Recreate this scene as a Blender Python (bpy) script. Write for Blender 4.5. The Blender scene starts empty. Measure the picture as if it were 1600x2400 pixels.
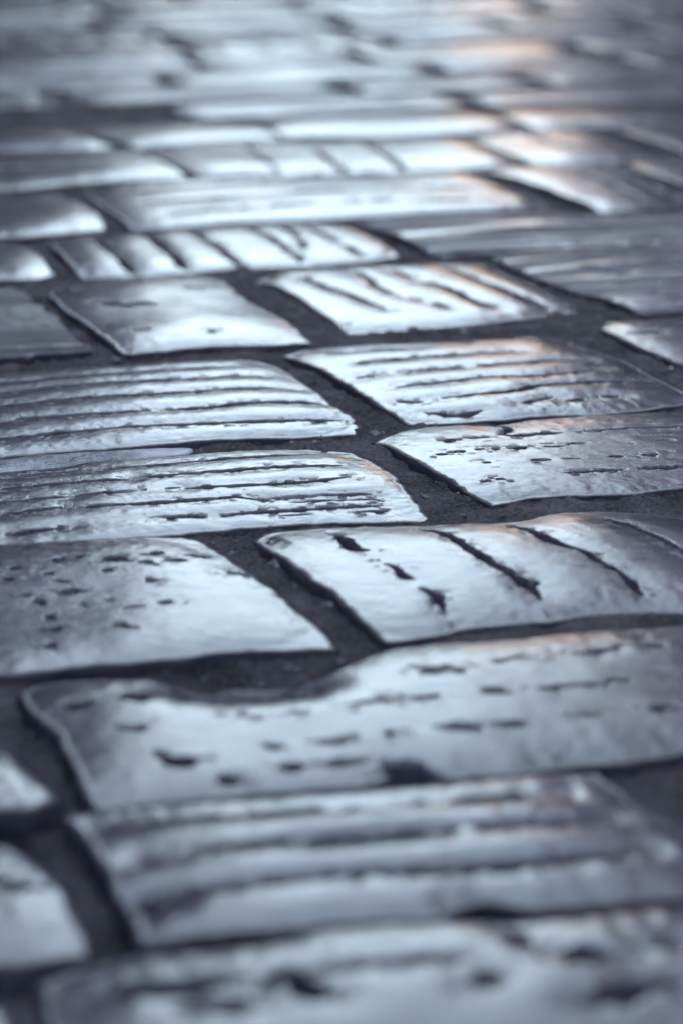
import bpy, math, random
import numpy as np

C = bpy.context.scene.collection
S = bpy.context.scene
random.seed(11)
RNG = np.random.RandomState(7)

# ------------------------------------------------------------------ camera, sky, sun, exposure
FPX = 5667.0                       # 85 mm on a 24 x 36 mm frame held upright
PITCH = math.atan(1900 / FPX)      # horizon lies well above the frame
CAM_H = 0.26
cam_d = bpy.data.cameras.new('camera')
cam = bpy.data.objects.new('camera', cam_d)
C.objects.link(cam)
cam.location = (0, 0, CAM_H)
cam.rotation_euler = (math.pi / 2 - PITCH, 0, 0)
cam_d.sensor_fit = 'VERTICAL'
cam_d.sensor_height = 36.0
cam_d.sensor_width = 24.0
cam_d.lens = 85.0
cam_d.clip_start = 0.02
cam_d.clip_end = 2000.0
cam_d.dof.use_dof = True
cam_d.dof.focus_distance = 0.865
cam_d.dof.aperture_fstop = 7.4
S.camera = cam

SUN_EL = math.radians(25)
SUN_ROT = math.atan2(-0.77, 0.64)
world = bpy.data.worlds.new('World')
S.world = world
world.use_nodes = True
wn = world.node_tree
wn.nodes.clear()
sky_n = wn.nodes.new('ShaderNodeTexSky')
sky_n.sky_type = 'NISHITA'
sky_n.sun_disc = False
sky_n.sun_elevation = SUN_EL
sky_n.sun_rotation = SUN_ROT
sky_n.air_density = 1.0
sky_n.dust_density = 1.2
sky_n.ozone_density = 1.0
bg = wn.nodes.new('ShaderNodeBackground')
bg.inputs['Strength'].default_value = 0.15
wo = wn.nodes.new('ShaderNodeOutputWorld')
hs = wn.nodes.new('ShaderNodeHueSaturation')      # thin high cloud: a paler sky
hs.inputs['Saturation'].default_value = 0.68
wn.links.new(sky_n.outputs[0], hs.inputs['Color'])
tint = wn.nodes.new('ShaderNodeMix'); tint.data_type = 'RGBA'; tint.blend_type = 'MULTIPLY'
tint.inputs[0].default_value = 1.0; tint.inputs[7].default_value = (1.0, 1.06, 0.99, 1)
wn.links.new(hs.outputs[0], tint.inputs[6])
wn.links.new(tint.outputs[2], bg.inputs[0])
wn.links.new(bg.outputs[0], wo.inputs[0])

sun_d = bpy.data.lights.new('sun', 'SUN')
sun_d.energy = 3.7
sun_d.angle = math.radians(0.53)
sun_d.color = (1.0, 0.90, 0.76)
sun = bpy.data.objects.new('sun', sun_d)
C.objects.link(sun)
sd = np.array([math.sin(SUN_ROT) * math.cos(SUN_EL), math.cos(SUN_ROT) * math.cos(SUN_EL), math.sin(SUN_EL)])
from mathutils import Vector
sun.rotation_euler = Vector(sd).to_track_quat('Z', 'Y').to_euler()
sun.location = (-8, -4, 12)

S.view_settings.view_transform = 'Standard'
S.view_settings.look = 'None'
S.view_settings.gamma = 1.0
S.view_settings.use_curve_mapping = False
S.view_settings.exposure = 3.08
S.render.engine = 'CYCLES'
S.cycles.max_bounces = 6
S.cycles.use_denoising = True

# ------------------------------------------------------------------ numeric helpers
def _hash(ix, iy, seed):
    n = (ix.astype(np.int64) * 374761393 + iy.astype(np.int64) * 668265263 + seed * 1442695041) & 0xffffffff
    n = ((n ^ (n >> 13)) * 1274126177) & 0xffffffff
    n = (n ^ (n >> 16)) & 0xffffffff
    return n / 4294967295.0 * 2 - 1

def noise(x, y, seed=0):
    ix, iy = np.floor(x), np.floor(y)
    fx, fy = x - ix, y - iy
    u = fx * fx * fx * (fx * (fx * 6 - 15) + 10)
    v = fy * fy * fy * (fy * (fy * 6 - 15) + 10)
    a = _hash(ix, iy, seed); b = _hash(ix + 1, iy, seed)
    c = _hash(ix, iy + 1, seed); d = _hash(ix + 1, iy + 1, seed)
    return (a * (1 - u) + b * u) * (1 - v) + (c * (1 - u) + d * u) * v

def fbm(x, y, seed=0, octv=4, gain=0.5):
    s = np.zeros_like(x, dtype=float); a = 1.0; t = 0
    for o in range(octv):
        s += a * noise(x * 2 ** o + 17.3 * o, y * 2 ** o - 9.1 * o, seed + o); t += a; a *= gain
    return s / t

def ground(pts):
    """points picked on the photograph (1568 x 2352 view) -> where they lie on the paving, in metres"""
    p = np.asarray(pts, float)
    x = p[:, 0] / 0.98 - 800; y = 1200 - p[:, 1] / 0.98
    dy = FPX * math.cos(PITCH) + y * math.sin(PITCH)
    dz = -FPX * math.sin(PITCH) + y * math.cos(PITCH)
    k = -(CAM_H + 0.0025) / dz   # the arrises lie a little below the crowns of the stones
    return np.stack([x * k, dy * k], 1)

def seg_dist(px, py, line):
    """distance to a polyline and how far along it (0..1)"""
    best = np.full(px.shape, 1e9); along = np.zeros(px.shape)
    n = len(line) - 1
    for i in range(n):
        a, b = line[i], line[i + 1]
        ex, ey = b - a
        L = ex * ex + ey * ey + 1e-12
        t = np.clip(((px - a[0]) * ex + (py - a[1]) * ey) / L, 0, 1)
        d = np.hypot(px - a[0] - t * ex, py - a[1] - t * ey)
        m = d < best
        best = np.where(m, d, best); along = np.where(m, (i + t) / n, along)
    return best, along

def inside(px, py, poly):
    r = np.zeros(px.shape, bool)
    n = len(poly)
    for i in range(n):
        x1, y1 = poly[i]; x2, y2 = poly[(i + 1) % n]
        c = ((y1 > py) != (y2 > py)) & (px < (x2 - x1) * (py - y1) / (y2 - y1 + 1e-15) + x1)
        r ^= c
    return r

def resample(pts, n, smooth=True):
    """n points evenly along a smooth curve through pts"""
    P = np.asarray(pts, float)
    if smooth and len(P) > 2:
        E = np.vstack([2 * P[0] - P[1], P, 2 * P[-1] - P[-2]])
        out = []
        for i in range(1, len(E) - 2):
            t = np.linspace(0, 1, 12, endpoint=False)[:, None]
            p0, p1, p2, p3 = E[i - 1], E[i], E[i + 1], E[i + 2]
            out.append(0.5 * (2 * p1 + (p2 - p0) * t + (2 * p0 - 5 * p1 + 4 * p2 - p3) * t ** 2 + (3 * p1 - p0 - 3 * p2 + p3) * t ** 3))
        P = np.vstack(out + [P[-1:]])
    s = np.concatenate([[0], np.cumsum(np.hypot(*np.diff(P, axis=0).T))])
    q = np.linspace(0, s[-1], n)
    return np.stack([np.interp(q, s, P[:, 0]), np.interp(q, s, P[:, 1])], 1)

def grid_mesh(name, V, nu, nv, mat, parent=None, attrs=None, rim=None):
    """height field of nu x nv vertices (row-major, v outer), optional rings of rim vertices turned down around it"""
    idx = np.arange(nu * nv).reshape(nv, nu)
    q = np.stack([idx[:-1, :-1], idx[1:, :-1], idx[1:, 1:], idx[:-1, 1:]], -1).reshape(-1, 4)
    a, b, c = V[q[0, 0]], V[q[0, 1]], V[q[0, 3]]
    nz = np.cross(b - a, c - a)[2]
    flip = nz < 0
    verts, faces = V, [q]
    if rim:
        loop = np.concatenate([idx[0, :-1], idx[:-1, -1], idx[-1, ::-1][:-1], idx[::-1, 0][:-1]])
        prev = loop
        base = V[loop]
        for R in rim:
            new = R(base)
            k = np.arange(len(loop)) + len(verts)
            verts = np.vstack([verts, new])
            faces.append(np.stack([prev, np.roll(prev, -1), np.roll(k, -1), k], -1))
            if attrs is not None:
                attrs = np.concatenate([attrs, np.ones(len(loop))])
            prev = k
    F = np.vstack(faces)
    if flip:
        F = F[:, ::-1]
    me = bpy.data.meshes.new(name)
    me.vertices.add(len(verts)); me.vertices.foreach_set('co', verts.astype(np.float32).ravel())
    me.loops.add(F.size); me.loops.foreach_set('vertex_index', F.astype(np.int32).ravel())
    me.polygons.add(len(F))
    me.polygons.foreach_set('loop_start', np.arange(0, F.size, 4, dtype=np.int32))
    me.polygons.foreach_set('loop_total', np.full(len(F), 4, dtype=np.int32))
    me.update(calc_edges=True)
    me.polygons.foreach_set('use_smooth', np.ones(len(F), bool))
    if attrs is not None:
        at = me.attributes.new('raw', 'FLOAT', 'POINT')
        at.data.foreach_set('value', attrs.astype(np.float32))
    me.materials.append(mat)
    o = bpy.data.objects.new(name, me)
    C.objects.link(o)
    if parent:
        o.parent = parent
    return o

# ------------------------------------------------------------------ materials
def new_mat(name):
    m = bpy.data.materials.new(name); m.use_nodes = True
    nt = m.node_tree
    return m, nt, nt.nodes['Principled BSDF'], nt.nodes, nt.links

def n_noise(N, scale, detail=4, rough=0.55, dist=0.0):
    n = N.new('ShaderNodeTexNoise'); n.inputs['Scale'].default_value = scale
    n.inputs['Detail'].default_value = detail; n.inputs['Roughness'].default_value = rough
    n.inputs['Distortion'].default_value = dist
    return n

def n_range(N, L, src, a, b, c, d):
    r = N.new('ShaderNodeMapRange'); L.new(src, r.inputs[0])
    for i, v in enumerate((a, b, c, d)): r.inputs[i + 1].default_value = v
    return r.outputs[0]

def n_math(N, L, op, a, b):
    m = N.new('ShaderNodeMath'); m.operation = op
    for i, v in enumerate((a, b)):
        if isinstance(v, (int, float)): m.inputs[i].default_value = v
        else: L.new(v, m.inputs[i])
    return m.outputs[0]

def stone_material():
    m, nt, bs, N, L = new_mat('worn_stone')
    tc = N.new('ShaderNodeNewGeometry'); pos = tc.outputs['Position']
    raw = N.new('ShaderNodeAttribute'); raw.attribute_name = 'raw'
    oi = N.new('ShaderNodeObjectInfo')
    a = n_noise(N, 22, 5); L.new(pos, a.inputs['Vector'])
    b = n_noise(N, 900, 3, 0.7); L.new(pos, b.inputs['Vector'])
    mixf = n_math(N, L, 'ADD', n_math(N, L, 'MULTIPLY', a.outputs[0], 0.65), n_math(N, L, 'MULTIPLY', b.outputs[0], 0.35))
    cr = N.new('ShaderNodeValToRGB')
    cr.color_ramp.elements[0].position = 0.3; cr.color_ramp.elements[0].color = (0.022, 0.0195, 0.031, 1)
    cr.color_ramp.elements[1].position = 0.72; cr.color_ramp.elements[1].color = (0.062, 0.054, 0.080, 1)
    L.new(mixf, cr.inputs[0])
    hv = N.new('ShaderNodeHueSaturation'); L.new(cr.outputs[0], hv.inputs['Color'])
    L.new(n_range(N, L, oi.outputs['Random'], 0, 1, 0.8, 1.2), hv.inputs['Value'])
    L.new(hv.outputs[0], bs.inputs['Base Color'])
    # polish: smooth on the trodden tops, broken stone in grooves and along the arrises
    st = N.new('ShaderNodeMapping'); st.inputs['Rotation'].default_value = (0, 0, math.radians(-15)); st.inputs['Scale'].default_value = (1, 5, 1)
    L.new(pos, st.inputs[0])
    c = n_noise(N, 60, 4, 0.6); L.new(st.outputs[0], c.inputs['Vector'])
    rr = n_range(N, L, c.outputs[0], 0.3, 0.72, 0.115, 0.235)
    rr = n_math(N, L, 'ADD', rr, n_range(N, L, b.outputs[0], 0.35, 0.7, -0.03, 0.10))
    mx = N.new('ShaderNodeMix'); mx.data_type = 'FLOAT'
    L.new(raw.outputs['Fac'], mx.inputs[0]); L.new(rr, mx.inputs[2]); mx.inputs[3].default_value = 0.85
    L.new(mx.outputs[0], bs.inputs['Roughness'])
    bs.inputs['IOR'].default_value = 1.52
    sp = n_range(N, L, b.outputs[0], 0.32, 0.68, 0.40, 0.60)      # mineral grains take the polish differently
    L.new(n_math(N, L, 'MULTIPLY', sp, n_range(N, L, raw.outputs['Fac'], 0, 1, 1.0, 0.16)), bs.inputs['Specular IOR Level'])
    # fine relief: pores, grit and hair scratches
    h1 = n_noise(N, 1400, 3, 0.7); L.new(pos, h1.inputs['Vector'])
    h2 = n_noise(N, 260, 4, 0.65); L.new(st.outputs[0], h2.inputs['Vector'])
    vo = N.new('ShaderNodeTexVoronoi'); vo.feature = 'DISTANCE_TO_EDGE'; vo.inputs['Scale'].default_value = 55
    ds = N.new('ShaderNodeVectorMath'); ds.operation = 'ADD'
    dn = n_noise(N, 30, 2); L.new(pos, dn.inputs['Vector'])
    dm = N.new('ShaderNodeVectorMath'); dm.operation = 'SCALE'; dm.inputs['Scale'].default_value = 0.02
    L.new(dn.outputs['Color'], dm.inputs[0]); L.new(pos, ds.inputs[0]); L.new(dm.outputs[0], ds.inputs[1])
    L.new(ds.outputs[0], vo.inputs['Vector'])
    scr = n_range(N, L, vo.outputs['Distance'], 0.0, 0.008, -0.12, 0.0)
    hh = n_math(N, L, 'ADD', n_math(N, L, 'MULTIPLY', h1.outputs[0], 0.25), n_math(N, L, 'MULTIPLY', h2.outputs[0], 0.9))
    hh = n_math(N, L, 'ADD', hh, scr)
    amp = n_range(N, L, raw.outputs['Fac'], 0, 1, 0.00005, 0.0016)
    hh = n_math(N, L, 'MULTIPLY', hh, amp)
    bp = N.new('ShaderNodeBump'); bp.inputs['Strength'].default_value = 1.0; bp.inputs['Distance'].default_value = 1.0
    L.new(hh, bp.inputs['Height']); L.new(bp.outputs[0], bs.inputs['Normal'])
    return m

def mortar_material():
    m, nt, bs, N, L = new_mat('dark_mortar')
    pos = N.new('ShaderNodeNewGeometry').outputs['Position']
    a = n_noise(N, 45, 6, 0.65); L.new(pos, a.inputs['Vector'])
    b = n_noise(N, 700, 3, 0.7); L.new(pos, b.inputs['Vector'])
    f = n_math(N, L, 'ADD', n_math(N, L, 'MULTIPLY', a.outputs[0], 0.5), n_math(N, L, 'MULTIPLY', b.outputs[0], 0.5))
    cr = N.new('ShaderNodeValToRGB')
    cr.color_ramp.elements[0].position = 0.41; cr.color_ramp.elements[0].color = (0.022, 0.0195, 0.022, 1)
    cr.color_ramp.elements[1].position = 0.62; cr.color_ramp.elements[1].color = (0.235, 0.202, 0.232, 1)
    L.new(f, cr.inputs[0]); L.new(cr.outputs[0], bs.inputs['Base Color'])
    bs.inputs['Roughness'].default_value = 0.8
    bs.inputs['Specular IOR Level'].default_value = 0.3
    h1 = n_noise(N, 420, 5, 0.75); L.new(pos, h1.inputs['Vector'])
    bp = N.new('ShaderNodeBump'); bp.inputs['Strength'].default_value = 1.0; bp.inputs['Distance'].default_value = 0.007
    L.new(h1.outputs[0], bp.inputs['Height']); L.new(bp.outputs[0], bs.inputs['Normal'])
    return m

def plain(name, col, rough=0.8, nscale=3.0, var=0.15, bump=0.004):
    m, nt, bs, N, L = new_mat(name)
    pos = N.new('ShaderNodeNewGeometry').outputs['Position']
    a = n_noise(N, nscale, 6, 0.6); L.new(pos, a.inputs['Vector'])
    cr = N.new('ShaderNodeValToRGB')
    cr.color_ramp.elements[0].position = 0.3; cr.color_ramp.elements[0].color = (*[c * (1 - var) for c in col], 1)
    cr.color_ramp.elements[1].position = 0.7; cr.color_ramp.elements[1].color = (*[min(1, c * (1 + var)) for c in col], 1)
    L.new(a.outputs[0], cr.inputs[0]); L.new(cr.outputs[0], bs.inputs['Base Color'])
    bs.inputs['Roughness'].default_value = rough
    bs.inputs['Specular IOR Level'].default_value = 0.5 if rough < .7 else 0.08
    bp = N.new('ShaderNodeBump'); bp.inputs['Distance'].default_value = bump; bp.inputs['Strength'].default_value = 0.6
    L.new(a.outputs[0], bp.inputs['Height']); L.new(bp.outputs[0], bs.inputs['Normal'])
    return m

M_STONE = stone_material()
M_MORTAR = mortar_material()

# ------------------------------------------------------------------ the traced paving stones
# sides run: top left->right, right edge top->bottom, bottom left->right, left edge top->bottom
ST = []
def stone(key, T, R, B, L, grooves=(), label=None, res=(120, 80), dome=(0.0045, 0.010), und=0.0012, z=0.0, wide=0.0, jag=0.0012, stri=0.0, tilt=(0, 0)):
    ST.append(dict(key=key, T=T, R=R, B=B, L=L, g=list(grooves), label=label, res=res, dome=dome, und=und, z=z, wide=wide, jag=jag, stri=stri, tilt=tilt))
def G(pts, w=0.0018, d=0.0032, gap=0.0): return (pts, w * 0.62, d * 0.85, gap)

HI = (330, 220)
stone('A1', [(-230, 1262), (0, 1256), (130, 1250), (300, 1241), (420, 1238), (470, 1250)], [(515, 1285), (545, 1310), (600, 1345), (640, 1375), (690, 1415), (740, 1455)],
      [(-230, 1560), (0, 1545), (100, 1537), (200, 1525), (300, 1518), (400, 1510), (500, 1496), (620, 1490), (757, 1482)], [(-235, 1400)],
      [G([(120, 1300), (145, 1302)], .003, .003), G([(172, 1295), (190, 1295)], .002, .002), G([(30, 1318), (45, 1322)], .0025, .003), G([(98, 1335), (125, 1334)], .0025, .002), G([(128, 1350), (165, 1350)], .0025, .0022),
       G([(140, 1375), (185, 1370)], .0025, .0025), G([(40, 1380), (75, 1380)], .002, .002), G([(80, 1397), (105, 1395)], .0025, .002), G([(180, 1402), (195, 1402)], .002, .002), G([(105, 1430), (125, 1425)], .003, .0025),
       G([(108, 1455), (140, 1450)], .0028, .0025), G([(105, 1492), (130, 1490)], .0028, .003), G([(255, 1450), (295, 1448)], .0022, .0028), G([(285, 1412), (310, 1408), (340, 1405)], .0016, .0028), G([(365, 1398), (400, 1398)], .0016, .002),
       G([(250, 1305), (268, 1297), (290, 1300)], .003, .003), G([(318, 1309), (350, 1306)], .0016, .003), G([(395, 1301), (430, 1298)], .0014, .002), G([(345, 1284), (375, 1284)], .0016, .002), G([(436, 1284), (470, 1286)], .0018, .003),
       G([(520, 1323), (560, 1326)], .0014, .002), G([(340, 1350), (360, 1352)], .002, .002), G([(240, 1391), (265, 1391)], .002, .002), G([(10, 1345), (30, 1343)], .002, .002), G([(235, 1327), (260, 1325)], .002, .002)],
      'smooth slightly domed paving stone scattered with small dark pits', HI, (.0048, .014), .0014)
stone('A2', [(605, 1240), (640, 1226), (790, 1215), (960, 1210), (1100, 1207), (1200, 1198), (1270, 1182), (1400, 1176), (1568, 1190), (1780, 1200)], [(1900, 1300)],
      [(890, 1468), (920, 1470), (1020, 1455), (1080, 1440), (1150, 1432), (1250, 1425), (1350, 1410), (1450, 1405), (1568, 1403), (1960, 1390)], [(615, 1258), (660, 1290), (715, 1335), (770, 1370), (820, 1410), (860, 1443)],
      [G([(770, 1238), (790, 1255), (809, 1274), (845, 1279)], .0036, .004), G([(864, 1300), (904, 1318), (939, 1350), (954, 1360), (999, 1380), (1019, 1410)], .0020, .0036, .25),
       G([(964, 1222), (1024, 1240), (1084, 1282), (1134, 1312), (1184, 1337), (1214, 1360), (1244, 1385)], .0018, .0036), G([(1205, 1345), (1218, 1362)], .004, .004),
       G([(1174, 1213), (1234, 1240), (1284, 1267), (1334, 1282), (1384, 1310), (1434, 1337), (1474, 1375)], .0018, .0036), G([(1404, 1202), (1459, 1225), (1524, 1255), (1568, 1280), (1640, 1320)], .0018, .0036), G([(1640, 1200), (1700, 1240), (1800, 1290)], .0018, .0036)],
      'broad polished paving stone crossed by four slanting jagged grooves', HI, (.005, .014), .0012, wide=.0005)
stone('B1', [(-230, 1105), (0, 1087), (150, 1072), (240, 1060), (400, 1050), (560, 1037), (700, 1032), (800, 1036)], [(840, 1058), (890, 1090), (905, 1110), (930, 1137), (950, 1162)],
      [(-230, 1268), (0, 1256), (150, 1248), (300, 1238), (450, 1222), (600, 1208), (750, 1198), (900, 1195), (985, 1190)], [(-235, 1180)],
      [G([(30, 1102), (125, 1092), (205, 1087)], .0012, .0022), G([(245, 1085), (400, 1072), (550, 1057), (700, 1047)], .0014, .003), G([(0, 1135), (150, 1122), (290, 1112)], .0015, .003), G([(315, 1107), (450, 1097), (600, 1085), (784, 1075)], .0014, .003),
       G([(-150, 1178), (0, 1167), (155, 1152)], .0014, .0025), G([(180, 1150), (300, 1140), (410, 1130)], .0014, .003, .2), G([(425, 1132), (620, 1122), (710, 1115), (800, 1105)], .0014, .003), G([(655, 1117), (685, 1114)], .004, .004),
       G([(0, 1197), (75, 1185), (135, 1177)], .0016, .003), G([(180, 1179), (275, 1171), (415, 1161), (535, 1152), (595, 1154)], .0018, .0034), G([(615, 1152), (740, 1145), (850, 1140)], .0014, .003),
       G([(190, 1215), (350, 1197), (500, 1190), (625, 1177), (784, 1167), (880, 1160)], .0014, .002, .35), G([(30, 1235), (85, 1227), (135, 1222)], .0018, .002), G([(640, 1160), (760, 1154), (870, 1148)], .001, .0014, .3), G([(640, 1185), (760, 1178), (890, 1172)], .001, .0014, .3)],
      'polished paving stone with long parallel grooves and one small chipped hole', HI, (.0045, .012), .0011, wide=.0008)
stone('B2', [(870, 1012), (900, 1000), (960, 985), (1050, 977), (1130, 979), (1180, 974), (1250, 965), (1400, 955), (1568, 945), (1780, 932)], [(1880, 1020)],
      [(1140, 1158), (1180, 1150), (1240, 1141), (1350, 1135), (1450, 1133), (1568, 1121), (1930, 1100)], [(905, 1025), (930, 1045), (975, 1070), (1020, 1095), (1060, 1120), (1110, 1146)],
      [G([(1114, 976), (1164, 990), (1156, 1008)], .0014, .003), G([(1159, 1010), (1189, 1012), (1254, 1007), (1289, 1006)], .0018, .0032), G([(1324, 1004), (1389, 999), (1454, 994), (1600, 989)], .0013, .0026, .35),
       G([(1014, 1021), (1050, 1020)], .0012, .0024), G([(1069, 1017), (1114, 1016)], .0014, .0026), G([(1304, 1032), (1399, 1029), (1459, 1025), (1620, 1021)], .0014, .0028, .3),
       G([(1044, 1048), (1066, 1047)], .0013, .0026), G([(1091, 1044), (1110, 1043)], .001, .002), G([(1129, 1043), (1145, 1043)], .001, .002), G([(1174, 1041), (1210, 1041)], .0014, .0024), G([(1249, 1037), (1290, 1037)], .0012, .0024),
       G([(1174, 1071), (1254, 1068), (1334, 1064)], .0012, .0026, .4), G([(1399, 1060), (1430, 1060)], .0016, .0026), G([(1474, 1058), (1510, 1055)], .0014, .0026), G([(1544, 1054), (1620, 1054)], .0012, .0024),
       G([(1299, 1096), (1339, 1094), (1384, 1091), (1474, 1086), (1620, 1080)], .0015, .003, .35), G([(1109, 1075), (1124, 1075)], .001, .002), G([(1119, 1112), (1129, 1113)], .001, .002), G([(1139, 1109), (1160, 1109)], .001, .002), G([(1004, 1053), (1030, 1053)], .001, .002)],
      'greyish paving stone with rows of short dashed nicks and a cracked far edge', HI, (.0045, .012), .0010)
stone('C1', [(-230, 876), (0, 860), (150, 850), (300, 843), (420, 834), (520, 825), (600, 826)], [(640, 845), (680, 875), (710, 895), (750, 930), (800, 960)],
      [(-230, 1072), (0, 1055), (150, 1040), (300, 1030), (400, 1020), (500, 1010), (600, 1005), (700, 1000), (828, 991)], [(-235, 970)],
      [G([(-150, 890), (0, 882), (100, 875), (250, 867), (400, 857), (525, 846)], .0016, .003), G([(-150, 920), (0, 910), (125, 897), (250, 890), (450, 880), (600, 868)], .0016, .003),
       G([(-150, 952), (0, 942), (100, 932), (210, 925), (300, 920), (450, 910), (550, 902), (675, 899)], .0016, .0032), G([(-150, 990), (0, 980), (50, 972), (150, 966), (340, 955)], .0016, .0032), G([(395, 952), (440, 949), (500, 945), (575, 935), (740, 930)], .0019, .0034),
       G([(-100, 1025), (0, 1017), (135, 1005), (300, 990), (450, 982), (600, 975), (700, 970), (784, 965)], .0016, .0032)],
      'long paving stone ribbed with five full length grooves', HI, (.0048, .012), .0010, wide=.0011)
stone('C2', [(660, 815), (720, 801), (850, 790), (1000, 785), (1130, 775), (1240, 767), (1290, 773)], [(1330, 793), (1400, 820), (1450, 845), (1500, 873), (1568, 903)],
      [(940, 970), (1050, 967), (1150, 962), (1250, 955), (1350, 952), (1450, 943), (1500, 936), (1610, 922)], [(700, 832), (750, 857), (790, 881), (840, 911), (880, 937), (915, 955)],
      [G([(784, 810), (859, 806), (949, 802)], .0012, .002, .3), G([(829, 840), (909, 832), (1029, 822), (1104, 817), (1174, 810)], .0016, .003), G([(824, 875), (869, 866)], .0014, .0026), G([(934, 862), (1024, 855), (1144, 845), (1254, 836), (1349, 832)], .0016, .003, .15),
       G([(909, 896), (994, 889), (1124, 876), (1214, 875), (1309, 865), (1374, 857)], .0016, .0032), G([(1019, 922), (1109, 915), (1204, 905), (1234, 897), (1359, 887), (1464, 880)], .0018, .0034), G([(919, 928), (969, 928)], .0016, .002),
       G([(1199, 934), (1269, 921)], .0014, .003), G([(1299, 928), (1344, 923)], .0013, .0024), G([(1379, 918), (1420, 918)], .0015, .003), G([(979, 950), (1054, 956), (1104, 947)], .0018, .0034)],
      'brightly shining paving stone with five broken lengthwise grooves', HI, (.005, .014), .0011, wide=.0009)
MD = (170, 100)
stone('C3', [(1384, 748), (1410, 739), (1500, 735), (1568, 732), (1760, 722)], [(1900, 790)], [(1700, 900), (1760, 900), (1840, 895), (1990, 880)], [(1390, 758), (1425, 777), (1470, 800), (1520, 824), (1580, 850), (1640, 880)],
      [G([(1454, 770), (1520, 768)], .0016, .0026)], 'grey stone with a bright rounded tip pointing into the joint', MD, (.0045, .012))
stone('D0', [(-230, 668), (0, 664), (38, 670)], [(75, 690), (100, 715), (150, 760), (190, 798)], [(-230, 842), (0, 826), (150, 815), (196, 806)], [(-235, 750)],
      [], 'rough matt grey stone with a crumbled right edge', MD, (.003, .010), .0016, jag=.003, stri=.0006)
stone('D1', [(120, 672), (160, 656), (250, 645), (350, 638), (450, 636), (512, 640)], [(530, 660), (560, 688), (600, 708), (640, 730), (680, 758)],
      [(285, 815), (320, 817), (400, 808), (480, 800), (540, 796), (600, 793), (708, 785)], [(130, 690), (155, 717), (195, 746), (230, 775), (262, 798)],
      [G([(220, 705), (280, 712), (350, 710)], .006, .0022), G([(310, 775), (318, 774)], .0025, .0025), G([(336, 773), (344, 772)], .0025, .0025), G([(480, 773), (496, 772)], .0018, .002), G([(430, 668), (470, 672)], .003, .0016), G([(535, 735), (560, 734)], .0025, .0014), G([(175, 668), (190, 672)], .003, .002)],
      'smooth wavy paving stone with a shallow hollow near its left end', MD, (.005, .014), .0024)
stone('D2', [(600, 641), (640, 628), (720, 618), (850, 610), (1000, 604), (1090, 602)], [(1130, 620), (1200, 654), (1270, 690), (1310, 712)],
      [(790, 757), (810, 760), (900, 757), (1000, 752), (1100, 745), (1200, 733), (1325, 722)], [(650, 662), (700, 690), (730, 713), (770, 737)],
      [G([(690, 635), (740, 660), (784, 675), (834, 695), (884, 715)], .0018, .0036, .2), G([(784, 620), (834, 637), (869, 665), (924, 685), (984, 700), (1024, 715)], .0019, .0038, .2), G([(894, 622), (944, 642)], .003, .004),
       G([(969, 652), (1024, 670), (1084, 700), (1139, 715)], .0019, .0038), G([(1014, 612), (1064, 635), (1109, 655), (1174, 680), (1254, 710)], .0020, .0034)],
      'bright paving stone cut by four deep slanting grooves', MD, (.005, .012), .0012, wide=.0012)
stone('D3', [(1134, 589), (1250, 581), (1400, 575), (1568, 570), (1780, 560)], [(1900, 620)], [(1480, 724), (1568, 715), (1800, 702), (2000, 690)], [(1180, 617), (1250, 650), (1320, 678), (1390, 694), (1440, 713)],
      [G([(1240, 605), (1400, 597), (1568, 590)], .002, .002, .3), G([(1300, 625), (1420, 618), (1600, 610)], .002, .002, .3), G([(1360, 645), (1480, 640), (1640, 632)], .002, .002, .3), G([(1390, 640), (1410, 640)], .004, .0025), G([(1400, 665), (1500, 660), (1640, 655)], .002, .002, .3), G([(1450, 685), (1568, 680), (1660, 676)], .002, .002, .3)],
      'dull grey finely striped stone with a bright left edge', MD, (.0045, .010), .0012, stri=.0005)
stone('E0', [(-230, 576), (0, 569), (58, 568)], [(85, 590), (100, 608)], [(-230, 658), (0, 648), (80, 643), (122, 632)], [(-235, 620)], [], 'short grey stone end with a pale rounded corner', MD, (.004, .010))
stone('E1', [(120, 552), (200, 541), (330, 534), (500, 522), (650, 514), (772, 512)], [(800, 524), (850, 550), (890, 572)],
      [(200, 637), (300, 635), (420, 627), (550, 618), (700, 608), (800, 600), (908, 584)], [(135, 574), (170, 612)],
      [G([(210, 548), (250, 580), (305, 628)], .0020, .0038), G([(325, 540), (375, 575), (425, 620)], .0020, .0038), G([(430, 533), (500, 575), (555, 614)], .0019, .0034), G([(560, 524), (625, 555), (690, 600)], .0018, .0032, .1), G([(640, 520), (680, 545), (700, 575)], .002, .0026, .2), G([(690, 518), (760, 550), (830, 588)], .002, .002, .3)],
      'paving stone chiselled into six slanting ribs', MD, (.0046, .010), .0011, wide=.0009)
stone('E2', [(834, 512), (950, 503), (1100, 499), (1300, 495), (1568, 489), (1780, 482)], [(1850, 520)], [(1008, 590), (1120, 583), (1250, 576), (1400, 569), (1568, 563), (1900, 550)], [(855, 526), (900, 542), (950, 562), (985, 580)],
      [G([(1090, 522), (1140, 520)], .004, .0024), G([(1000, 520), (1200, 512), (1500, 505)], .002, .0018, .4), G([(1060, 545), (1250, 538), (1500, 530)], .002, .0018, .4), G([(1160, 548), (1220, 546)], .004, .002), G([(1100, 565), (1300, 558), (1568, 550)], .002, .0018, .4)],
      'long grey stone brightly lit at its left tip only', MD, (.0046, .010), .0012, stri=.0005)
LO = (110, 60)
stone('F0', [(-230, 466), (0, 453), (100, 446), (148, 450)], [(190, 472), (225, 500)], [(-230, 562), (0, 550), (100, 542), (237, 525)], [(-235, 510)], [], 'grey stone with a pale glinting corner', LO, (.0045, .010))
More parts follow.
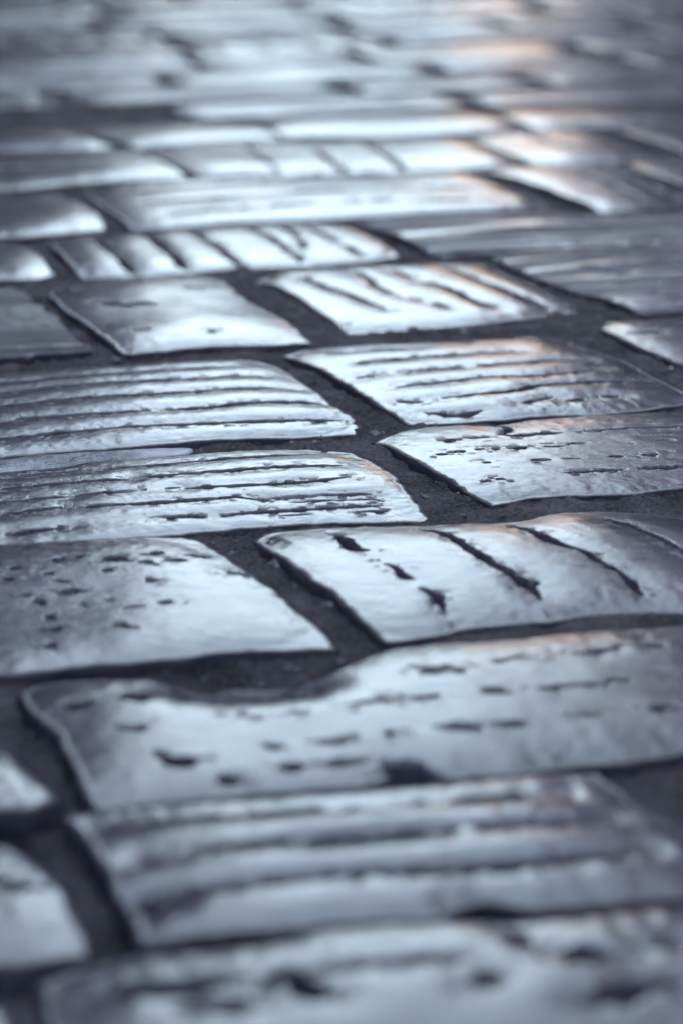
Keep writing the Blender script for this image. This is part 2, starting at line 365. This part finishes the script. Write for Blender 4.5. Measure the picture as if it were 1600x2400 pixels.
stone('F1', [(196, 442), (260, 426), (400, 413), (600, 405), (800, 400), (1050, 394)], [(1100, 413), (1180, 444), (1225, 462)], [(312, 524), (400, 522), (550, 513), (750, 507), (1000, 492), (1252, 478)], [(240, 476), (280, 501)],
      [G([(300, 440), (600, 422), (1000, 412)], .002, .0018, .3), G([(350, 470), (700, 450), (1100, 436)], .002, .002, .3), G([(400, 495), (700, 478), (1150, 462)], .002, .002, .3)], 'long pale stone with faint lengthwise ripples', LO, (.0045, .010), .0014, wide=.0008)
stone('F2', [(1108, 396), (1180, 386), (1300, 382), (1420, 378)], [(1500, 412), (1570, 440)], [(1370, 487), (1400, 488), (1480, 484), (1640, 472)], [(1180, 416), (1250, 436), (1290, 455), (1335, 468)],
      [G([(1290, 388), (1380, 424), (1480, 470)], .003, .003, .2), G([(1380, 384), (1450, 420), (1560, 462)], .002, .002, .3)], 'stone with slanting ribs and a ragged bright left edge', LO, (.0046, .010))
stone('F3', [(1436, 380), (1500, 371), (1700, 362)], [(1800, 400)], [(1640, 458), (1700, 456), (1900, 445)], [(1490, 402), (1568, 430)], [], None, LO)
stone('G0', [(-230, 358), (0, 351), (200, 345), (310, 343)], [(350, 357), (400, 376)], [(-230, 452), (0, 438), (200, 420), (432, 404)], [(-235, 405)], [G([(-100, 395), (150, 385), (350, 372)], .003, .003)], 'grey stone split by a lengthwise ridge with a white tip', LO)
stone('G1', [(332, 346), (500, 329), (800, 322), (1040, 316)], [(1080, 334), (1150, 360)], [(470, 409), (600, 404), (900, 395), (1195, 384)], [(380, 369), (430, 392)],
      [G([(560, 335), (640, 400)], .003, .002, .2), G([(700, 330), (790, 395)], .003, .002, .2), G([(830, 326), (930, 390)], .003, .002, .2)], None, LO, und=.0022)
stone('G2', [(1060, 319), (1150, 310), (1300, 301), (1380, 299)], [(1440, 322), (1500, 345)], [(1225, 376), (1300, 380), (1400, 376), (1560, 364)], [(1110, 334), (1160, 354)], [G([(1200, 312), (1300, 345), (1400, 365)], .003, .002)], None, LO)
stone('G3', [(1410, 297), (1550, 290), (1750, 282)], [(1850, 320)], [(1600, 360), (1700, 356), (1950, 345)], [(1500, 330)], [], None, LO)
stone('H9', [(-230, 306), (0, 297), (135, 292)], [(195, 315), (240, 330)], [(-230, 352), (0, 346), (150, 342), (285, 338)], [(-235, 328)], [], None, LO)
stone('H0', [(158, 292), (300, 288), (430, 284), (580, 280)], [(610, 296)], [(320, 339), (450, 330), (640, 319)], [(230, 317)], [G([(250, 312), (450, 305), (610, 298)], .003, .002, .2)], None, LO)
stone('H1', [(604, 279), (800, 270), (1000, 262), (1110, 258)], [(1150, 276)], [(655, 316), (850, 317), (1030, 310), (1215, 299)], [(630, 300)], [], None, LO)
stone('H2', [(1130, 258), (1300, 252), (1500, 245)], [(1580, 262)], [(1235, 298), (1400, 290), (1680, 278)], [(1180, 278)], [], None, LO)
# nearer than the focus
stone('I1', [(45, 1592), (100, 1577), (200, 1566), (340, 1565), (400, 1575), (500, 1582), (620, 1578), (720, 1560), (790, 1534), (850, 1506), (900, 1490), (1000, 1478), (1150, 1468), (1260, 1455), (1400, 1445), (1568, 1437), (1780, 1420)], [(1900, 1560)],
      [(240, 1860), (400, 1845), (550, 1830), (700, 1816), (826, 1808), (862, 1794), (920, 1786), (985, 1784), (1050, 1787), (1200, 1775), (1350, 1755), (1450, 1745), (1568, 1727), (1980, 1680)], [(80, 1650), (130, 1690), (150, 1732), (188, 1790), (212, 1840)],
      [G([(380, 1594), (500, 1606), (640, 1602), (750, 1576)], .009, .0026), G([(870, 1780), (930, 1772), (990, 1776)], .007, .004), G([(960, 1551), (1060, 1550)], .0018, .0032), G([(1060, 1538), (1230, 1522)], .0014, .002, .3), G([(1320, 1512), (1380, 1508), (1420, 1498)], .0022, .003), G([(1480, 1493), (1525, 1495)], .002, .0028), G([(805, 1635), (900, 1620)], .0014, .002), G([(945, 1624), (980, 1618), (1005, 1610)], .0024, .003), G([(1110, 1603), (1170, 1602)], .002, .0026), G([(1230, 1592), (1330, 1588), (1420, 1575)], .0016, .002, .2),
       G([(1000, 1686), (1100, 1684)], .0024, .0034), G([(1120, 1678), (1205, 1668)], .0018, .0028), G([(1330, 1654), (1385, 1650)], .0022, .003), G([(1490, 1636), (1560, 1638)], .0024, .003), G([(610, 1732), (645, 1728)], .0026, .003), G([(720, 1720), (800, 1715)], .002, .0022), G([(640, 1778), (700, 1770)], .0028, .003), G([(765, 1764), (825, 1760)], .0022, .0026),
       G([(260, 1690), (330, 1685)], .004, .0024), G([(270, 1615), (350, 1616)], .004, .0028), G([(360, 1750), (400, 1764), (460, 1757)], .0032, .0036), G([(140, 1638), (220, 1630)], .004, .002), G([(540, 1662), (690, 1650)], .002, .0014, .3), G([(500, 1802), (560, 1800)], .003, .0014), G([(880, 1700), (905, 1700)], .003, .0014)],
      'very wide paving stone with a worn hollow in its far edge and scattered nicks', HI, (.005, .012), .0013)
stone('I0', [(-230, 1700), (-60, 1705), (0, 1720)], [(40, 1760), (80, 1802), (115, 1828)], [(-230, 1910), (0, 1883), (60, 1880), (135, 1850)], [(-235, 1800)], [], 'blurred bright stone end at the left above a wide joint', MD, (.005, .012), z=.003)
stone('J1', [(150, 1886), (250, 1872), (400, 1862), (600, 1850), (800, 1832), (1000, 1815), (1200, 1792), (1370, 1780)], [(1410, 1815), (1450, 1855), (1520, 1895), (1600, 1940), (1680, 2000)],
      [(325, 2180), (400, 2178), (450, 2172), (600, 2160), (800, 2145), (1000, 2133), (1060, 2110), (1120, 2095), (1180, 2106), (1250, 2108), (1400, 2090), (1568, 2076), (1740, 2055)], [(190, 1922), (230, 1990), (270, 2060), (305, 2125)],
      [G([(230, 1915), (420, 1900), (600, 1893), (900, 1872), (1300, 1842)], .0022, .0024, .3), G([(330, 1990), (550, 1975), (700, 1960), (820, 1954), (980, 1938), (1400, 1903)], .0022, .003, .2), G([(710, 1960), (810, 1955)], .0030, .003), G([(900, 1944), (980, 1938)], .0030, .003),
       G([(350, 2092), (450, 2072), (600, 2060), (880, 2034), (1000, 2030), (1200, 2012), (1480, 1976)], .0024, .0034), G([(310, 2100), (380, 2090)], .004, .003)],
      'wide blurred stone with three long grooves near the bottom', HI, (.005, .012), .0012, wide=.0016, z=.002)
stone('J0', [(-230, 1960), (-60, 1945), (25, 1952)], [(70, 1980), (100, 2010), (135, 2045), (165, 2100), (205, 2180)], [(-230, 2260), (0, 2237), (100, 2225), (208, 2205)], [(-235, 2100)],
      [G([(-40, 2040), (30, 2055), (80, 2050)], .003, .002)], 'blurred lumpy stone end at the lower left', MD, (.006, .014), .002, z=.003)
stone('K1', [(95, 2275), (200, 2238), (400, 2205), (600, 2192), (700, 2172), (800, 2150), (1000, 2140), (1150, 2140), (1300, 2130), (1568, 2098), (1800, 2070)], [(1900, 2250)],
      [(200, 2560), (500, 2545), (900, 2520), (1300, 2500), (1980, 2440)], [(110, 2340), (140, 2440)],
      [G([(230, 2308), (380, 2296), (530, 2285)], .004, .005), G([(600, 2300), (650, 2275), (690, 2290), (720, 2320), (770, 2326)], .0045, .006), G([(740, 2262), (930, 2245), (1080, 2235)], .0022, .003), G([(1090, 2310), (1140, 2275)], .004, .005), G([(1175, 2165), (1195, 2185), (1220, 2204)], .003, .005), G([(1290, 2222), (1360, 2232), (1420, 2236)], .005, .006), G([(1340, 2345), (1440, 2320), (1568, 2292)], .004, .005), G([(430, 2345), (600, 2350)], .004, .004), G([(1500, 2215), (1568, 2200)], .003, .004)],
      'much blurred pitted stone along the bottom of the view', HI, (.006, .014), .0020, wide=.001, z=.002)
stone('K0', [(-300, 2310), (-60, 2290), (20, 2300)], [(50, 2400)], [(-300, 2600), (0, 2590), (90, 2570)], [(-310, 2450)], [], None, LO, (.006, .014))

def stone_heights(X, Y, sides, seed, dome, und, jag, grooves, wide, stri, z0, rawmin=0.0):
    rag = jag * 0.6 * fbm(X * 260, Y * 260, seed + 3, 3)
    ds = [np.maximum(seg_dist(X, Y, sd_)[0] + rag, 0) for sd_ in sides]
    dd = np.minimum.reduce(ds)
    e = sum(k * np.exp(-q / dome[1]) for k, q in zip((1, 1, 0.4, 0.85), ds))
    z = -0.58 * dome[0] * e / (1 + 0.5 * np.maximum(e - 1, 0))
    z += und * 1.0 * fbm(X * 12, Y * 12, seed, 3, 0.33)
    z += 0.00007 * fbm(X * 110, Y * 110, seed + 9, 3)
    raw = np.maximum(rawmin * (0.75 + 0.6 * fbm(X * 330, Y * 330, seed + 12, 3)), 1.0 * np.exp(-(dd / 0.0012) ** 2))
    # course direction runs 15 degrees off the view
    ca, sa = math.cos(math.radians(15)), math.sin(math.radians(15))
    P, Q = X * ca + Y * sa, -X * sa + Y * ca
    if stri:
        s = noise(P * 14, Q * 170, seed + 21) + 0.5 * noise(P * 30, Q * 420, seed + 22)
        z += stri * s; raw = np.maximum(raw, np.clip(0.35 - 0.55 * s, 0, 0.5))
    for gi, (line, w, dep, gap) in enumerate(grooves):
        wx = 0.0011 * fbm(X * 210, Y * 210, seed + 40 + gi, 4, .65); wy = 0.0011 * fbm(X * 210 + 50, Y * 210, seed + 60 + gi, 4, .65)
        g, al = seg_dist(X + wx, Y + wy, line)
        L = np.hypot(*(line[-1] - line[0]))
        taper = np.clip(np.sin(np.pi * np.clip(al, 0.02, 0.98)) * (1.3 if L < 0.03 else 3.0), 0.15, 1) ** 0.7
        ww = w * taper * (1.0 + 0.9 * fbm(X * 120, Y * 120, seed + 80 + gi, 3, .6))
        if gap:
            mod = np.clip((fbm(X * 95, Y * 95, seed + 90 + gi, 2) + 0.75 - 1.5 * gap) * 2.4, 0, 1)
        else:
            mod = np.clip((fbm(X * 80, Y * 80, seed + 90 + gi, 3) + 0.68) * 2.2, 0.3, 1)
        broad = w > 0.005
        f = np.exp(-(g / (w * 1.2)) ** 2) if broad else np.exp(-(np.maximum(g, 0) / (ww * 1.05 + 1e-5)) ** 4) * mod
        z -= dep * taper * f * (1 + 0.5 * fbm(X * 420, Y * 420, seed + 5, 2))
        raw = np.maximum(raw, np.clip(f * 1.5 - 0.1, 0, 1) * (0.45 if broad else 1.0))
        # crumbs broken off the lips
        chip = np.clip((fbm(X * 300, Y * 300, seed + 140 + gi, 3) - 0.22) * 6, 0, 1) * np.exp(-(g / 0.0035) ** 2) * mod
        z -= 0.0005 * chip; raw = np.maximum(raw, 0.7 * chip)
        if wide:
            z -= 0.6 * wide * np.exp(-(g / 0.0065) ** 2)
    return z + z0, raw

def build_stone(sp, seed, parent):
    to = lambda pts: ground(pts)
    nu, nv = sp['res']
    T = sp['T']; B = sp['B']
    Rr = [T[-1]] + list(sp['R']) + [B[-1]]; Ll = [T[0]] + list(sp['L']) + [B[0]]
    def side(p, n, s):
        q = resample(to(p), n)
        # ragged arris, fading at the corners so the sides still meet
        e = np.minimum(1, np.minimum(np.arange(n), np.arange(n)[::-1]) / 5.0)
        j = sp['jag']
        q[:, 0] += e * j * fbm(q[:, 0] * 110, q[:, 1] * 110, s, 4, .6)
        q[:, 1] += e * j * fbm(q[:, 0] * 110 + 31, q[:, 1] * 110, s + 5, 4, .6)
        return q
    # knock the four corners off
    t, b, l, r = side(T, nu, seed), side(B, nu, seed + 1), side(Ll, nv, seed + 2), side(Rr, nv, seed + 3)
    # the picked outline is the polished face; the worn shoulder reaches a little farther out
    allp = np.vstack([t, b, l, r]); lo, hi = allp.min(0), allp.max(0); mid = (lo + hi) / 2
    grow = 1 + np.array([0.0030, 0.0017]) * (0.35 if sp['key'][0] in 'IJK' else 1.0) / ((hi - lo) / 2)
    t, b, l, r = [mid + (q - mid) * grow for q in (t, b, l, r)]
    u = np.linspace(0, 1, nu)[None, :, None]; v = np.linspace(0, 1, nv)[:, None, None]
    P = (1 - v) * t[None] + v * b[None] + (1 - u) * l[:, None] + u * r[:, None] \
        - ((1 - u) * (1 - v) * t[0] + u * (1 - v) * t[-1] + (1 - u) * v * b[0] + u * v * b[-1])
    X, Y = P[..., 0].ravel(), P[..., 1].ravel()
    outline = np.vstack([t, r[1:], b[::-1][1:], l[::-1][1:]])
    gs = [(resample(to(g), 24), w, d, gap) for g, w, d, gap in sp['g']]
    sd4 = [q[::max(1, len(q) // 60)] if len(q) > 70 else q for q in (t, b, l, r)]
    sd4 = [np.vstack([q, f[-1:]]) for q, f in zip(sd4, (t, b, l, r))]
    z, raw = stone_heights(X, Y, sd4, seed, sp['dome'], sp['und'], sp['jag'], gs, sp['wide'], sp['stri'], sp['z'], sp.get('rawmin', 0.0))
    c = outline.mean(0)
    V = np.stack([X - c[0], Y - c[1], z], 1)
    def ring(dz, out):
        def f(base):
            r0 = base.copy(); n = np.hypot(r0[:, 0], r0[:, 1])[:, None] + 1e-9
            jj = fbm((base[:, 0] + c[0]) * 150, (base[:, 1] + c[1]) * 150, seed + 8, 3)
            r0[:, :2] += r0[:, :2] / n * (out + 0.0012 * jj[:, None]); r0[:, 2] += dz
            return r0
        return f
    o = grid_mesh('paving_stone', V, nu, nv, M_STONE, parent, raw, [ring(-0.0018, 0.0002), ring(-0.005, 0.0), ring(-0.03, -0.001)])
    o.location = (c[0], c[1], 0)
    if sp['label']:
        o['label'] = sp['label']
    return outline

# ------------------------------------------------------------------ pavement bed
def spaced(a, b, s0, s1):
    out = [a]
    while out[-1] < b:
        t = (out[-1] - a) / (b - a); out.append(out[-1] + s0 + (s1 - s0) * t)
    return np.array(out)
for sp in ST:
    if sp['key'] == 'D0': sp['rawmin'] = 0.4
outlines_src = [np.vstack([ground(sp['T']), ground(sp['R']), ground(sp['B'][::-1]), ground(sp['L'][::-1])]) for sp in ST]
gx = np.linspace(-0.55, 0.62, 470)
gy = np.concatenate([spaced(0.28, 1.3, 0.0028, 0.0035), spaced(1.306, 3.2, 0.006, 0.014)])
GX, GY = np.meshgrid(gx, gy)
Xf, Yf = GX.ravel(), GY.ravel()
zf = -0.0037 + 0.0013 * fbm(Xf * 16, Yf * 16, 301, 3) + 0.0021 * fbm(Xf * 130, Yf * 130, 302, 4, .75)
zf += 0.0006 * np.clip((Yf - 1.3) / 0.3, 0, 1)
hol = ground([(560, 1545)])[0]
zf -= 0.006 * np.exp(-(((Xf - hol[0]) / 0.05) ** 2 + ((Yf - hol[1]) / 0.014) ** 2))
zf -= 0.004 * np.clip((0.66 - Yf) / 0.1, 0, 1)
edge = np.minimum.reduce([Xf + 0.55, 0.62 - Xf, Yf - 0.28, 3.2 - Yf])
zf -= 0.03 * np.clip(1 - edge / 0.03, 0, 1)
pavement = grid_mesh('pavement', np.stack([Xf, Yf, zf], 1), len(gx), len(gy), M_MORTAR)
pavement['kind'] = 'structure'

outs = []
for i, sp in enumerate(ST):
    outs.append(build_stone(sp, 1000 + i * 37, pavement))

# rough sliver of stone wedged in the joint
stone_sl = dict(key='sl', T=[(-120, 1066), (0, 1058), (150, 1044), (300, 1035), (400, 1031), (425, 1033)], R=[(420, 1040)], B=[(-120, 1096), (0, 1086), (75, 1083), (180, 1070), (280, 1060), (400, 1047)], L=[(-122, 1080)],
                g=[], label='rough unpolished sliver of pale grey stone wedged in the joint', res=(240, 40), dome=(.001, .004), und=.0008, z=-.0022, wide=0, jag=.001, stri=0, tilt=(0, 0), rawmin=.55)
outs.append(build_stone(stone_sl, 5003, pavement))
sl = [o for o in pavement.children if o.get('label', '').startswith('rough unpolished sliver')][0]
M_SLIVER = M_STONE.copy(); M_SLIVER.name = 'pale_broken_stone'
for n_ in M_SLIVER.node_tree.nodes:
    if n_.type == 'VALTORGB':
        n_.color_ramp.elements[0].color = (0.05, 0.05, 0.065, 1); n_.color_ramp.elements[1].color = (0.42, 0.42, 0.48, 1)
        n_.color_ramp.elements[0].position = 0.42; n_.color_ramp.elements[1].position = 0.6
sl.data.materials[0] = M_SLIVER

# ------------------------------------------------------------------ the courses beyond and beside the traced stones
AX = math.radians(15)
UA = np.array([math.cos(AX), math.sin(AX)]); VA = np.array([-math.sin(AX), math.cos(AX)])
SK = math.tan(math.radians(7))
anchor = ground([(600, 277)])[0]
v_anchor = anchor @ VA
def low_stone(u0, u1, v0, v1, seed, res):
    nu, nv = res
    uu = np.linspace(0, 1, nu); vv = np.linspace(0, 1, nv)
    U, Vv = np.meshgrid(uu, vv)
    u = u0 + (u1 - u0) * U; v = v0 + (v1 - v0) * Vv
    cu, cv = (u0 + u1) / 2, (v0 + v1) / 2
    # rounded corners, ragged edges, the joints slant a little
    eu, ev = np.abs(U - .5) * 2, np.abs(Vv - .5) * 2
    sh = 1 - 0.05 * (eu * ev) ** 6
    u = cu + (u - cu) * sh + 0.006 * fbm(u * 25, v * 25, seed, 3) * eu - (v - cv) * SK
    v = cv + (v - cv) * sh + 0.006 * fbm(u * 25 + 9, v * 25, seed + 4, 3) * ev
    X = u * UA[0] + v * VA[0]; Y = u * UA[1] + v * VA[1]
    d = np.minimum(np.minimum(U, 1 - U) * (u1 - u0), np.minimum(Vv, 1 - Vv) * (v1 - v0))
    z = -0.0016 * np.exp(-d / 0.008) + 0.0006 * fbm(X * 12, Y * 12, seed + 2, 3, .35)
    raw = 0.9 * np.exp(-(d / 0.0022) ** 2)
    kind = (0, 0, 1, 0, 2)[seed % 5]
    if kind < 2:
        n = random.randint(3, 6)
        w = (Vv * n + 0.5 + 0.12 * fbm(u * 18, v * 18, seed + 6, 2)) if kind == 0 else (U * (n + 1) + 0.3 * Vv + 0.5 + 0.15 * fbm(u * 25, v * 25, seed + 6, 2))
        t = np.abs(w - np.round(w))
        cut = np.exp(-(t / 0.10) ** 2)
        z += 0.0004 * noise(u * 14, v * 210, seed + 31)
        z -= (0.0017 if kind == 0 else 0.001) * cut; raw = np.maximum(raw, np.clip(cut * 1.3 - 0.5, 0, 1))
    z += random.uniform(-0.0008, 0.0008)
    cx, cy = X.mean(), Y.mean()
    V3 = np.stack([X.ravel() - cx, Y.ravel() - cy, z.ravel()], 1)
    o = grid_mesh('paving_stone', V3, nu, nv, M_STONE, pavement, raw.ravel(), [lambda b: b + np.array([0, 0, -0.03])])
    o.location = (cx, cy, 0)

def blocked(u, v0, v1):
    b = np.zeros(u.shape, bool)
    for f in (0.04, .25, .5, .75, .96):
        v = v0 + (v1 - v0) * f
        uu = u - (f - .5) * (v1 - v0) * SK
        X = uu * UA[0] + v * VA[0]; Y = uu * UA[1] + v * VA[1]
        for ol in outs:
            lo, hi = ol.min(0), ol.max(0)
            if hi[1] < Y.min() - .2 or lo[1] > Y.max() + .2: continue
            b |= inside(X, Y, ol[::6])
    return b
count = 0
FAR = []
def course(v0, v1, umin, umax, sd):
    global count
    us = np.arange(umin, umax, 0.006)
    bl = blocked(us, v0, v1)
    i = 0
    while i < len(us):
        if bl[i]: i += 1; continue
        j = i
        while j < len(us) and not bl[j]: j += 1
        a, b = us[i] + (0.010 if i else 0), us[j - 1] - (0.010 if j < len(us) else 0)
        while b - a > 0.045:
            L = random.uniform(0.13, 0.23)
            if b - a - L < 0.09: L = b - a
            if L > 0.26: L = L / 2
            cu, cv = a + L / 2, (v0 + v1) / 2
            X = cu * UA[0] + cv * VA[0]; Y = cu * UA[1] + cv * VA[1]
            shown = abs(X) < 0.05 + 0.165 * Y if v0 > v_anchor - .01 else abs(X) < 0.27 + 0.17 * abs(Y) and Y > 0.15
            if shown and Y < 2.75 and count < 255:
                low_stone(a, a + L - random.uniform(0.010, 0.016), v0 + 0.0055, v1 - 0.0055, sd + count * 13, (56, 34) if Y > 1.4 else (40, 26)); count += 1
            elif abs(X) < 3.7 and -1.9 < Y < 12:
                FAR.append((cu, cv, L / 2 - .007, (v1 - v0) / 2 - .005, random.uniform(-.002, .001)))
            a += L
        i = j + 1
v = v_anchor; k = 0
while v < v_anchor + 12:
    p = random.uniform(0.066, 0.096) if v < 2.9 else random.uniform(.09, .115)
    course(v, v + p, -4.2 + v * SK, 7.5, 9000 + k); v += p; k += 1
v = v_anchor
while v > -2.6:
    course(v - 0.108, v, -4.2, 5.0, 20000 + k); v -= 0.108; k += 1
print('courses', count)

# farther stones of the same street, as one mass
def far_stones():
    vs, fs = [], []
    def add(cx, cy, hx, hy, z):
        b = len(vs)
        for (sx, sy, zz) in ((-1, -1, -.03), (1, -1, -.03), (1, 1, -.03), (-1, 1, -.03), (-1, -1, z - .004), (1, -1, z - .004), (1, 1, z - .004), (-1, 1, z - .004), (-.8, -.75, z), (.8, -.75, z), (.8, .75, z), (-.8, .75, z)):
            uu, vv = cx + sx * hx, cy + sy * hy
            vs.append((uu * UA[0] + vv * VA[0], uu * UA[1] + vv * VA[1], zz))
        for k0 in (0, 4):
            for q in range(4):
                fs.append((b + k0 + q, b + k0 + (q + 1) % 4, b + k0 + 4 + (q + 1) % 4, b + k0 + 4 + q))
        fs.append((b + 8, b + 9, b + 10, b + 11))
    for q_ in FAR: add(*q_)
    me = bpy.data.meshes.new('cobblestones'); me.from_pydata(vs, [], fs); me.update()
    me.polygons.foreach_set('use_smooth', np.ones(len(fs), bool))
    me.materials.append(M_STONE)
    o = bpy.data.objects.new('cobblestones', me); C.objects.link(o)
    o['kind'] = 'stuff'; o.parent = pavement
far_stones()

# grit glinting in the joints
def grit():
    vs, fs = [], []
    px, py = RNG.uniform(-.25, .32, 9000), RNG.uniform(.45, 1.5, 9000)
    ok = np.ones(9000, bool)
    for ol in outs: ok &= ~inside(px, py, ol[::8])
    for x, y in list(zip(px[ok], py[ok]))[:2600]:
        i = np.argmin(np.abs(gy - y)); j = np.argmin(np.abs(gx - x))
        z = zf[i * len(gx) + j]; s = RNG.uniform(.0004, .0014) * (2.0 if RNG.rand() < .06 else 1)
        b = len(vs)
        P = RNG.uniform(-1, 1, (6, 3)) * .35 + np.array([[1, 0, 0], [-1, 0, 0], [0, 1, 0], [0, -1, 0], [0, 0, .8], [0, 0, -.8]])
        vs += [tuple(np.array([x, y, z + s * .2]) + s * p) for p in P]
        fs += [(b + q[0], b + q[1], b + q[2]) for q in ((0, 2, 4), (2, 1, 4), (1, 3, 4), (3, 0, 4), (2, 0, 5), (1, 2, 5), (3, 1, 5), (0, 3, 5))]
    me = bpy.data.meshes.new('grit'); me.from_pydata(vs, [], fs); me.update()
    m = plain('grit_grains', (.12, .112, .118), .3, 400, .7, .0002)
    me.materials.append(m)
    o = bpy.data.objects.new('grit', me); C.objects.link(o); o['kind'] = 'stuff'
grit()

# ------------------------------------------------------------------ the street round it
def boxes(name, bs, mat, parent=None, loc=(0, 0, 0)):
    vs, fs = [], []
    for (x0, x1, y0, y1, z0, z1) in bs:
        b = len(vs)
        vs += [(x0, y0, z0), (x1, y0, z0), (x1, y1, z0), (x0, y1, z0), (x0, y0, z1), (x1, y0, z1), (x1, y1, z1), (x0, y1, z1)]
        fs += [(b + 3, b + 2, b + 1, b), (b + 4, b + 5, b + 6, b + 7), (b, b + 1, b + 5, b + 4), (b + 1, b + 2, b + 6, b + 5), (b + 2, b + 3, b + 7, b + 6), (b + 3, b, b + 4, b + 7)]
    me = bpy.data.meshes.new(name); me.from_pydata(vs, [], fs); me.update()
    me.materials.append(mat)
    o = bpy.data.objects.new(name, me); C.objects.link(o); o.location = loc
    if parent: o.parent = parent
    return o

M_GROUND = plain('packed_earth', (.06, .057, .06), .85, 2, .2, .01)
g = boxes('street', [(-150, 150, -150, 150, -.2, -.034)], M_GROUND); g['kind'] = 'structure'

PL = {n: plain('plaster_' + n, c, .9, 1.3, .1) for n, c in dict(grey=(.20, .165, .20), pale=(.22, .215, .23), buff=(.24, .20, .18), ochre=(.62, .33, .16), rose=(.16, .12, .13), slate=(.115, .085, .165), reflect_dark=(.011, .010, .030)).items()}
M_TRIM = plain('stone_trim', (.32, .31, .30), .8, 3, .1)
M_ROOF = plain('roof_tiles', (.13, .075, .06), .8, 6, .3, .02)
M_WOODP = plain('painted_wood', (.16, .14, .13), .5, 8, .1, .001)
mg, _, gb, _, _ = new_mat('window_glass'); gb.inputs['Base Color'].default_value = (.02, .022, .026, 1); gb.inputs['Roughness'].default_value = .25; gb.inputs['Specular IOR Level'].default_value = .25

def building(name, label, side, y0, y1, h, mat, storeys, base=None):
    """a house front on the street line; side -1 stands on the left, +1 on the right"""
    X = 4.0 * side
    r = bpy.data.objects.new(name, None); C.objects.link(r); r.location = (X, (y0 + y1) / 2, 0)
    r['label'] = label; r['category'] = 'building'; r['group'] = 'houses lining the street'
    hl = (y1 - y0) / 2
    a, b = (0.0, 8.0) if side > 0 else (-8.0, 0.0)
    boxes('wall', [(a, b, -hl + .003, hl - .003, -.1, h)], mat, r)
    boxes('plinth', [(-.05, .0, -hl + .01, hl - .01, -.1, .7)] if side > 0 else [(0, .05, -hl + .01, hl - .01, -.1, .7)], M_TRIM, r)
    if base:      # sheet added to darken reflections of the lower storeys, a hand's breadth proud
        x0, x1 = (-.045, -.002) if side > 0 else (.002, .045)
        boxes('reflection_dark_sheet', [(x0, x1, -hl + .006, hl - .006, .702, base)], PL['reflect_dark'], r)
    boxes('cornice', [(-.22, b, -hl + .005, hl - .005, h + .002, h + .2)] if side > 0 else [(a, .22, -hl + .005, hl - .005, h + .002, h + .2)], M_TRIM, r)
    me = bpy.data.meshes.new('roof')
    me.from_pydata([(a - .2, -hl, h + .2), (b + .2, -hl, h + .2), ((a + b) / 2, -hl, h + 1.9), (a - .2, hl, h + .2), (b + .2, hl, h + .2), ((a + b) / 2, hl, h + 1.9)], [], [(0, 1, 2), (5, 4, 3), (0, 2, 5, 3), (2, 1, 4, 5), (1, 0, 3, 4)])
    me.update(); me.materials.append(M_ROOF)
    o = bpy.data.objects.new('roof', me); C.objects.link(o); o.parent = r
    n = max(2, int((y1 - y0) / 2.3)); sh = (h - .4) / storeys
    fm = pm = None
    for s in range(storeys):
        for i in range(n):
            yc = -hl + (i + .5) * 2 * hl / n; zb = .9 + s * sh
            if s == 0 and i == n // 2:
                d = boxes('door', [(-.06, .06, -.5, .5, 0, 2.1)], M_WOODP, r, (-side * .0, yc, 0.02))
                boxes('handle', [(-.1, .1, .36, .42, 1.0, 1.04)], M_TRIM, d); continue
            if fm is None:
                w = boxes('window', [(-.07, .07, -.55, -.47, 0, 1.4), (-.07, .07, .47, .55, 0, 1.4), (-.07, .07, -.47, .47, 1.32, 1.4), (-.07, .07, -.47, .47, 0, .08), (-.05, .05, -.03, .03, .08, 1.32)], M_WOODP, r)
                p = boxes('pane', [(-.03, .03, -.468, .468, .082, 1.318)], mg, w); fm, pm = w.data, p.data
            else:
                w = bpy.data.objects.new('window', fm); C.objects.link(w); w.parent = r
                p = bpy.data.objects.new('pane', pm); C.objects.link(p); p.parent = w
            w.location = (0, yc, zb)
    return r

building('town_house', 'grey plastered house on the left side of the street', -1, -14, -2, 12.6, PL['grey'], 4)
building('town_house', 'slate grey house left of the paving', -1, -2, 9, 13.2, PL['slate'], 4)
building('town_house', 'pale grey house farther along on the left', -1, 9, 24, 12.8, PL['grey'], 4)
building('town_house', 'tallest dark slate house far along on the left', -1, 24, 48, 17.0, PL['slate'], 5, 8.0)
building('town_house', 'low rose coloured house at the far end on the left', -1, 48, 95, 10.6, PL['rose'], 3, 5.0)
building('town_house', 'slate grey house on the right behind the camera', 1, -14, -3, 11.4, PL['slate'], 4)
building('town_house', 'grey house right of the paving', 1, -3, 8, 11.2, PL['grey'], 4)
building('town_house', 'buff house farther along on the right', 1, 8, 21, 11.7, PL['buff'], 4)
building('town_house', 'tall dark slate house far along on the right', 1, 21, 44, 15.5, PL['slate'], 5, 8.0)
building('town_house', 'ochre house with sunlit upper storey at the far end', 1, 44, 95, 10.6, PL['ochre'], 3)

# unseen house added across the street end to dim the reflected low sky
e = building('town_house', 'unseen pale grey house added at the street end to dim the reflected sky', 1, -9, 9, 20.5, PL['pale'], 6)
e.location = (0, 97, 0); e.rotation_euler = (0, 0, math.pi / 2)
